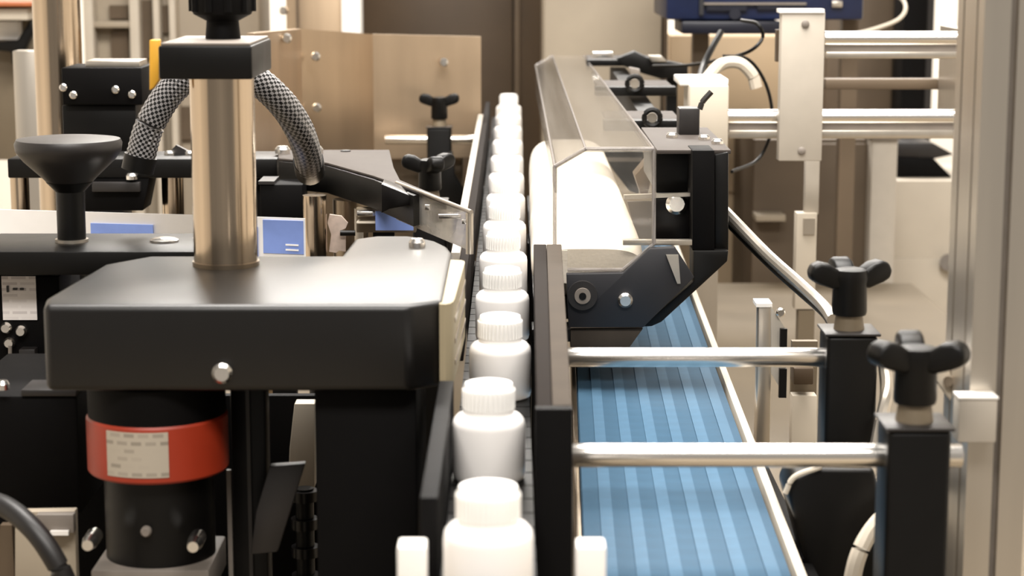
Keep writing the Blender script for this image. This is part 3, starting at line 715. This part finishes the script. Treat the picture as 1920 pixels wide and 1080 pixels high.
cl = fm[1]; farc = Vector((cl.x-.0, 4.1, cl.z))
mk('slope_pane', prism(B(), [tl+Vector((-.001, .006, 0)), cl+Vector((0, .006, 0)), farc, far_l+Vector((-.001, 0, 0))], (.002, 0, -.003)), 'acrylic', t)
mk('side_pane', prism(B(), [cl+Vector((0, .006, -.001)), farc+Vector((0, 0, -.001)), farc+Vector((0, 0, -.055)), cl+Vector((0, .006, -.03))], (.003, 0, 0)), 'acrylic', t)
edge_bar(tl, far_l, .0016); edge_bar(cl, farc, .0016); edge_bar(far_l, farc, .0016); edge_bar(tr_, far_r, .0016)

# cross bars over the guard with ring knobs
def cross_bar(x0, x1, y0, y1, Y, knob, label):
    a, c, z0, z1 = rect(x0, y0, x1, y1, Y)
    t = thing('cross_bar', label, 'bar', ((a+c)/2, Y, z0), 'black cross bars over the clear guard')
    mk('bar', box(B(), a, c, Y, Y+.035, z0, z1), 'black', t, .0015)
    mk('top_plate', box(B(), a+.004, c-.004, Y+.036, Y+.16, z1-.004, z1), 'grey_dark', t, .001)
    if knob:
        p = P(knob[0], knob[1], Y-.012); r = knob[2]*Y/F; bm = B()
        n = 20; pts = [p+Vector((r*math.cos(k*2*math.pi/n), 0, r*math.sin(k*2*math.pi/n))) for k in range(n+1)]
        tube(bm, pts, r*.34, 8); mk('ring_knob', bm, 'black', t)
        mk('knob_core', cyl(B(), p, p+Vector((0, .014, 0)), r*.62), 'alu', t)
    return t
cross_bar(1132, 1284, 226, 246, 2.74, (1223, 221, 15), 'black cross bar with ring knob nearest the head plate')
cross_bar(1116, 1268, 163, 180, 3.22, (1190, 157, 14), 'black cross bar with ring knob in the middle of the three')
cross_bar(1100, 1230, 112, 124, 3.85, None, 'black cross bar farthest from the camera, below the beige cabinet')
t = thing('wiring_cluster', 'tangle of black fittings behind the farthest cross bar', 'fitting', P(1200, 130, 3.8))
mk('fitting', pprism(B(), [(1155, 110), (1190, 96), (1215, 108), (1290, 122), (1290, 142), (1240, 148), (1205, 138), (1170, 124)], 3.80, .04), 'black', t, .002)
mk('reflector', pbox(B(), 1110, 97, 1150, 108, 3.79, .02), 'polished', t, .002)
mk('plate', pprism(B(), [(1215, 104), (1240, 104), (1252, 116), (1222, 116)], 3.78, .015), 'alu', t, .001)
mk('link', pprism(B(), [(1180, 126), (1200, 130), (1200, 146), (1182, 144)], 3.6, .02), 'grey', t, .001)
mk('stand', box(B(), P(1250, 130, 3.85).x, P(1270, 130, 3.85).x, 3.842, 3.86, TZ, P(1260, 140, 3.85).z), 'black', t)
t = thing('switch_bracket', 'dark switch bracket with a bent wire hook on the head plate', 'bracket', P(1292, 250, 2.46))
mk('bracket', pbox(B(), 1273, 203, 1312, 254, 2.44, .035), 'charcoal', t, .002)
mk('hook', tube(B(), spline([P(1312, 205, 2.45), P(1318, 190, 2.45), P(1334, 172, 2.45)]), .0035, 8), 'charcoal', t)
mk('foot', pbox(B(), 1268, 254, 1316, 260, 2.435, .045), 'grey', t)
t = thing('white_block', 'pale plastic block behind the switch bracket', 'block', (P(1330, 200, 3.0).x, 3.0, TZ))
mk('block', pbox(B(), 1292, 160, 1366, 285, 2.98, .10), 'cream', t, .003)
mk('lit_top', pbox(B(), 1274, 148, 1366, 161, 3.0, .11), 'white', t, .002)  # white slab paints the lighter, lit top face of the block
x0, x1, z0, z1 = rect(1305, 285, 1350, 290, 3.0)
mk('stem', box(B(), x0, x1, 3.0, 3.05, TZ, z1), 'alu', t)
# cables on the right
def cable(name, pts, r, m, label, cat='cable'):
    ps = [P(*p) for p in pts]; t = mk(name, tube(B(), spline(ps), r, 10), m, label=label, cat=cat); return t
cable('signal_cable', [(1225, 124, 3.75), (1290, 122, 3.6), (1350, 112, 3.4), (1405, 96, 3.3), (1430, 70, 3.3), (1420, 45, 3.3), (1390, 38, 3.35)], .0030, 'black', 'thin dark cable running from the far fittings up to the blue machine')
cable('signal_cable', [(1355, 105, 3.3), (1400, 110, 3.3), (1430, 145, 3.3), (1446, 195, 3.3), (1445, 250, 3.3), (1420, 300, 3.3), (1372, 322, 3.2)], .0028, 'black', 'thin black cable looping down beside the beige plate')
cable('signal_cable', [(1352, 60, 3.5), (1335, 90, 3.45), (1318, 125, 3.4), (1312, 148, 3.3)], .0055, 'black', 'short thick black cable dropping behind the pale plastic block')
cable('air_hose', [(1322, 152, 3.22), (1350, 122, 3.25), (1385, 118, 3.25), (1410, 140, 3.25), (1418, 165, 3.25)], .010, 'cream', 'white air hose arching behind the pale plastic block', 'hose')
cable('sheathed_cable', [(1350, 385, 2.32), (1376, 412, 2.28), (1440, 478, 2.2), (1500, 532, 2.1), (1545, 575, 2.0), (1562, 600, 1.95)], .0062, 'alu', 'silver sheathed cable sloping from the black arm to the clamp knob')
cable('signal_cable', [(1352, 400, 2.34), (1372, 426, 2.30), (1440, 494, 2.22), (1500, 548, 2.12), (1545, 588, 2.02), (1560, 612, 1.97)], .0040, 'black', 'black cable running along the underside of the silver cable')

# ================================================================= RIGHT: aluminium frame
YP = 1.50
xa = P(1826, 540, YP).x
t = thing('frame_post', 'slotted aluminium post at the right edge with a corner block', 'post', (xa+.022, YP, 0))
mk('profile', extrusion(B(), 'z', TZ, 1.9, xa, xa+.045, YP, YP+.09, slot=.0055, dep=.012, nu=1, nv=2), 'alu', t)
mk('slot_liner', box(B(), xa+.0196, xa+.0254, YP+.0085, YP+.0115, TZ, 1.9), 'grey', t)
x0, x1, z0, z1 = rect(1797, 748, 1869, 830, YP-.02)
blk = mk('corner_block', box(B(), x0, x1, YP-.02, YP-.0005, z0, z1), 'alu_paint', t, .001)
mk('block_cap', box(B(), x0-.0005, x1+.0005, YP-.021, YP-.0005, z1, z1+.0015), 'white', blk)
t = thing('frame_beam', 'aluminium beam stub meeting the slotted post at the right edge', 'beam', (xa+.08, YP, TZ))
zz = P(1890, 783, YP).z
mk('beam', extrusion(B(), 'x', xa+.046, xa+.30, YP+.0, YP+.045, zz-.045, zz, slot=.006, dep=.008), 'alu', t)
mk('beam_cap', box(B(), xa+.046, xa+.30, YP-.002, YP-.0005, zz-.005, zz-.001), 'white', t)
mk('leg', box(B(), xa+.20, xa+.245, YP, YP+.045, TZ, zz-.046), 'alu', t)
t = thing('diagonal_brace', 'pale diagonal brace meeting the aluminium post behind the clamp knob', 'brace', P(1780, 745, 1.68))
mk('brace', pprism(B(), [(1740, 690), (1768, 682), (1795, 720), (1795, 765), (1788, 760)], 1.565, .02), 'cream', t, .001)
mk('bolt', cyl(B(), P(1778, 715, 1.565), P(1778, 715, 1.56), .004), 'steel', t)
# carriage: plate and horizontal beams
YC = 3.10
t = thing('carriage_frame', 'slotted aluminium cross beams joined by a tall flat plate with two screws', 'frame', (P(1600, 200, YC).x, YC, CH-.35))
def hbeam(x0, y0, y1, y2, y3):
    a, c, z0, z1 = rect(x0, y0, 1830, y1, YC); c += .12; rr_ = (z1-z0)/2
    mk('shaft', cyl(B(), (a, YC+rr_, (z0+z1)/2), (c, YC+rr_, (z0+z1)/2), rr_), 'polished', t)
    mk('web', box(B(), a, c, YC+.006, YC+.02, P(1700, y2, YC).z, z0+.002), 'grey', t)  # grey box stands in for the dark gap under the shaft
    mk('support_bar', pbox(B(), x0, y2, 1830, y3, YC, .03), 'alu', t, .002)
    mk('support_bar_end', pbox(B(), 1830, y2, 1930, y3, YC, .03), 'alu', t, .002)
hbeam(1548, 59, 87, 97, 110); hbeam(1366, 206, 234, 244, 260)
pl = mk('plate', pbox(B(), 1463, 22, 1544, 302, YC-.03, .028), 'alu_paint', t, .0015)
mk('plate_lit_top', pbox(B(), 1461, 17, 1546, 24, YC-.032, .03), 'white', pl)  # white strip paints the light falling on the plate's top
for px, py in ((1510, 45), (1503, 283)): screw(pl, P(px, py, YC-.0302), .006, m='grey', t=.003)
mk('thin_bar', pbox(B(), 1548, 148, 1860, 168, YC+.3, .03), 'brown', t, .002)
mk('spacer', pbox(B(), 1820, 60, 1850, 260, YC+.05, .24), 'alu', t)
a, c, z0, z1 = rect(1850, 59, 1900, 260, YC+.046)
mk('upright', box(B(), a, c, YC+.046, YC+.09, TZ, z1), 'alu', t)
t = thing('slim_stand', 'slim pale upright hanging below the tall flat plate', 'post', (P(1510, 560, 3.2).x, 3.2, TZ))
mk('upper_stem', pbox(B(), 1510, 300, 1536, 402, 3.2, .02), 'alu_paint', t, .001)
mk('lower_stem', pbox(B(), 1492, 400, 1530, 580, 3.19, .03), 'cream', t, .001)
mk('sticker', pbox(B(), 1506, 410, 1528, 440, 3.187, .003), 'alu', t)
x0, x1, z0, z1 = rect(1496, 580, 1526, 584, 3.2)
mk('foot', box(B(), x0, x1, 3.19, 3.22, TZ, z1), 'tan', t)
mk('side_clip', pbox(B(), 1456, 56, 1466, 116, 3.13, .02), 'brown_dark', t)
# blue machine
t = thing('blue_machine', 'dark blue machine casing above the cables at the top', 'machine', (P(1430, 40, 4.3).x, 4.4, 0))
x0, x1, z0, z1 = rect(1252, -200, 1625, 38, 4.3)
mk('casing', box(B(), x0, x1, 4.32, 4.7, z0, z1), 'navy', t, .006)
mk('lower_tray', pbox(B(), 1278, 40, 1465, 64, 4.30, .2), 'navy_dark', t, .004)
mk('trim', pbox(B(), 1318, 5, 1512, 9, 4.31, .01), 'grey', t)
mk('side_rib', pbox(B(), 1312, -60, 1320, 28, 4.305, .014), 'slate', t)
mk('vent', pbox(B(), 1325, 10, 1400, 20, 4.312, .01), 'navy_dark', t)
mk('vent', pbox(B(), 1420, 10, 1508, 18, 4.312, .01), 'navy_dark', t)
mk('badge', pbox(B(), 1560, 2, 1580, 14, 4.312, .008), 'alu', t, .002)
mk('knob', cyl(B(), P(1378, 26, 4.32), P(1378, 26, 4.30), .012), 'navy_dark', t)
mk('leg', box(B(), P(1300, 50, 4.4).x, P(1330, 50, 4.4).x, 4.4, 4.44, TZ, z0), 'brown', t)
mk('leg', box(B(), P(1580, 50, 4.4).x, P(1610, 50, 4.4).x, 4.4, 4.44, TZ, z0), 'brown', t)
cable('bent_tube', [(1530, 76, 4.22), (1600, 64, 4.2), (1650, 51, 4.2), (1685, 36, 4.2), (1698, 16, 4.22), (1688, -4, 4.28), (1650, -16, 4.31), (1612, -14, 4.315)], .0045, 'cream', 'pale bent tube curving out of the blue machine', 'tube')

# ================================================================= RIGHT: background cabinets
t = thing('brown_cabinet', 'brown steel cabinet behind the slim upright', 'cabinet', (P(1520, 500, 4.85).x, 4.9, 0))
x0, x1, z0, z1 = rect(1412, 262, 1632, 600, 4.85)
mk('body', box(B(), x0, x1, 4.87, 5.3, 0, z1), 'brown', t, .004)
mk('door', box(B(), P(1534, 300, 4.86).x, x1-.004, 4.855, 4.87, .1, z1-.01), 'brown', t, .002)
mk('ledge', box(B(), P(1415, 400, 4.83).x, P(1470, 400, 4.83).x, 4.80, 4.87, P(1440, 412, 4.83).z, P(1440, 400, 4.83).z), 'beige', t, .001)
t = thing('box_cabinet', 'tan cardboard coloured box behind the cables', 'box', (P(1350, 150, 4.86).x, 4.9, 0))
x0, x1, z0, z1 = rect(1254, 66, 1462, 500, 5.32)
mk('body', box(B(), x0, x1, 5.32, 5.6, 0, z1), 'tan_light', t, .004)
mk('panel', pbox(B(), 1296, 70, 1458, 360, 5.31, .007), 'tan_light', t, .001)
t = thing('pillar', 'pale grey pillar next to the brown cabinet', 'pillar', (P(1656, 400, 4.8).x, 4.8, 0))
x0, x1, z0, z1 = rect(1632, 262, 1680, 500, 4.8)
mk('pillar', box(B(), x0, x1, 4.8, 5.0, 0, z1+.0), 'alu_paint', t, .003)
mk('cap', box(B(), x0-.004, x1+.004, 4.79, 5.0, z1, z1+.008), 'grey', t, .002)
t = thing('pale_cabinet', 'wide pale cabinet with a dark opening behind the aluminium post', 'cabinet', (P(1760, 500, 5.2).x, 5.2, 0))
x0, x1, z0, z1 = rect(1632, 340, 1960, 640, 5.2)
mk('body', box(B(), x0, x1, 5.22, 5.7, 0, z1), 'cream', t, .004)
mk('door', box(B(), x0+.01, x1-.01, 5.205, 5.22, .05, P(1700, 485, 5.2).z), 'cream', t, .003)
mk('latch', cyl(B(), P(1778, 492, 5.2), P(1778, 492, 5.18), .022), 'grey', t)
t = thing('dark_printer', 'low black unit with sloping side resting on the pale cabinet', 'printer', (P(1735, 338, 5.3).x, 5.3, z1))
mk('body', pprism(B(), [(1680, 296), (1752, 298), (1786, 333), (1680, 333)], 5.28, .25), 'black_matte', t, .003)
mk('lid', pprism(B(), [(1680, 266), (1750, 268), (1790, 290), (1752, 298), (1680, 295)], 5.29, .24), 'charcoal', t, .003)
t = thing('dark_column', 'black column rising behind the upper cross beams', 'column', (P(1715, 100, 5.6).x, 5.72, 0))
x0, x1, z0, z1 = rect(1696, -300, 1742, 240, 5.75)
mk('column', box(B(), x0, x1, 5.75, 5.9, 0, z1), 'black_matte', t, .004)
mk('edge', box(B(), x1+.001, x1+.02, 5.76, 5.9, 0, z1), 'charcoal', t)
t = thing('grey_cabinet', 'grey brown cabinet seen between the cross beams', 'cabinet', (P(1620, 150, 5.9).x, 6.0, 0))
x0, x1, z0, z1 = rect(1540, -80, 1695, 240, 5.9)
mk('body', box(B(), x0, x1, 5.95, 6.3, 0, z1), 'brown', t, .004)
mk('door', box(B(), x0+.02, x1-.02, 5.935, 5.95, .1, z1-.05), 'brown', t, .003)
# small pale L bracket by the belt
t = thing('slotted_bracket', 'small pale bracket with black slots standing right of the blue belt', 'bracket', (P(1450, 745, 2.1).x, 2.1, TZ))
mk('post', pbox(B(), 1420, 572, 1446, 830, 2.10, .02), 'alu', t, .001)
mk('wing', pprism(B(), [(1446, 575), (1474, 618), (1474, 748), (1446, 700)], 2.09, .004), 'alu_paint', t)
mk('slot', pbox(B(), 1463, 617, 1476, 651, 2.082, .006), 'black', t)
mk('slot', pbox(B(), 1461, 692, 1475, 746, 2.082, .006), 'black', t)
screw(t, P(1463, 585, 2.09), .005, t=.006)
mk('cap', pbox(B(), 1418, 569, 1448, 576, 2.098, .03), 'white', t)
x0, x1, z0, z1 = rect(1424, 830, 1442, 835, 2.1)
mk('stem', box(B(), x0, x1, 2.1, 2.12, TZ, z1), 'alu', t)
t = thing('upright_strip', 'pale flat upright between the slotted bracket and the rear clamp', 'strip', (P(1506, 800, 2.2).x, 2.2, TZ))
mk('strip', pbox(B(), 1484, 742, 1530, 900, 2.2, .02), 'cream', t, .001)
mk('block', pbox(B(), 1488, 690, 1526, 722, 2.19, .03), 'brown_dark', t, .002)
mk('back', pbox(B(), 1484, 640, 1532, 742, 2.225, .01), 'tan', t)
x0, x1, z0, z1 = rect(1490, 900, 1525, 905, 2.2)
mk('stem', box(B(), x0, x1, 2.2, 2.22, TZ, z1), 'cream', t)
# black motor block lower right
t = thing('gear_housing', 'dark rounded gear housing at the lower right beside the blue belt', 'housing', (P(1560, 1000, 1.75).x, 1.75, TZ))
mk('housing', pprism(B(), [(1478, 930), (1492, 898), (1535, 878), (1640, 880), (1660, 1000), (1650, 1180), (1545, 1180)], 1.69, .07), 'black', t, .004, seg=3)
mk('dark_filler', box(B(), .2445, .2630, 1.70, 2.05, CH-.57, CH-.53), 'black_matte', t, .001)  # black boxes added to darken the space between belt and housing
mk('dark_filler', box(B(), .2420, .2600, 1.40, 1.688, CH-.57, CH-.53), 'black_matte', t, .001)
mk('rim', tube(B(), spline([P(1472, 925, 1.688), P(1490, 894, 1.688), P(1540, 875, 1.688)]), .0025, 8), 'cream', t)
mk('inner_gap', pbox(B(), 1478, 885, 1500, 897, 1.762, .01), 'black_matte', t)
x0, x1, z0, z1 = rect(1520, 1170, 1640, 1180, 1.72)
mk('pedestal', box(B(), x0, x1, 1.72, 1.77, TZ, z1+.01), 'black', t)
cable('air_hose', [(1700, 930, 1.66), (1665, 960, 1.66), (1630, 1000, 1.655), (1608, 1045, 1.65), (1596, 1100, 1.65), (1590, 1170, 1.65)], .0075, 'cream', 'pale curved hose in front of the dark gear housing', 'hose')
cable('air_hose', [(1656, 672, 1.80), (1660, 700, 1.79), (1662, 740, 1.78), (1652, 790, 1.77), (1640, 850, 1.76), (1628, 895, 1.75)], .006, 'alu', 'silver hose curling between the two clamp posts', 'hose')

# ================================================================= LEFT background
t = thing('window_frame_machine', 'pale machine frame with tall dark openings behind the hose', 'machine', (P(240, 100, 5.2).x, 5.2, 0))
x0, x1, z0, z1 = rect(150, -300, 480, 320, 5.2)
mk('back_panel', box(B(), x0, x1, 5.26, 5.5, 0, z1), 'beige', t, .003)
for a_, b_ in ((158, 176), (244, 262), (288, 300), (318, 330)): mk('mullion', box(B(), P(a_, 90, 5.2).x, P(b_, 90, 5.2).x, 5.2, 5.26, 0, z1), 'cream', t, .003)
mk('rail', pbox(B(), 160, 40, 245, 52, 5.21, .04), 'beige', t, .002)
for (a_, b_, c_, d_) in ((163, 58, 178, 112), (205, 10, 240, 35), (208, 58, 240, 112), (266, 0, 286, 110), (304, 10, 316, 62), (338, 200, 362, 262)): mk('opening', pbox(B(), a_, b_, c_, d_, 5.245, .014), 'brown', t)
t = thing('rack', 'cluttered pale rack with rust coloured shelf at the far left', 'rack', (P(20, 60, 4.6).x, 4.6, 0))
x0, x1, z0, z1 = rect(-200, 20, 60, 60, 4.6)
mk('shelf', pbox(B(), -200, 4, 62, 12, 4.6, .25), 'rust', t, .002)
mk('shelf_box', pbox(B(), -120, 16, 52, 38, 4.62, .2), 'cream', t, .003)
mk('panel', pbox(B(), -200, 38, 68, 300, 4.75, .05), 'tan', t, .003)
mk('pale_panel', pbox(B(), -100, 40, 36, 75, 4.72, .03), 'paper', t, .002)
mk('gun', pprism(B(), [(-10, 78), (32, 76), (56, 36), (62, 60), (44, 100), (40, 120), (22, 122), (20, 98), (-10, 94)], 4.68, .03), 'black', t, .004)
mk('upright', box(B(), P(-180, 100, 4.7).x, P(-150, 100, 4.7).x, 4.64, 4.70, 0, z1), 'tan', t)
mk('upright', box(B(), P(40, 100, 4.7).x, P(64, 100, 4.7).x, 4.80, 4.85, 0, z1), 'tan', t)
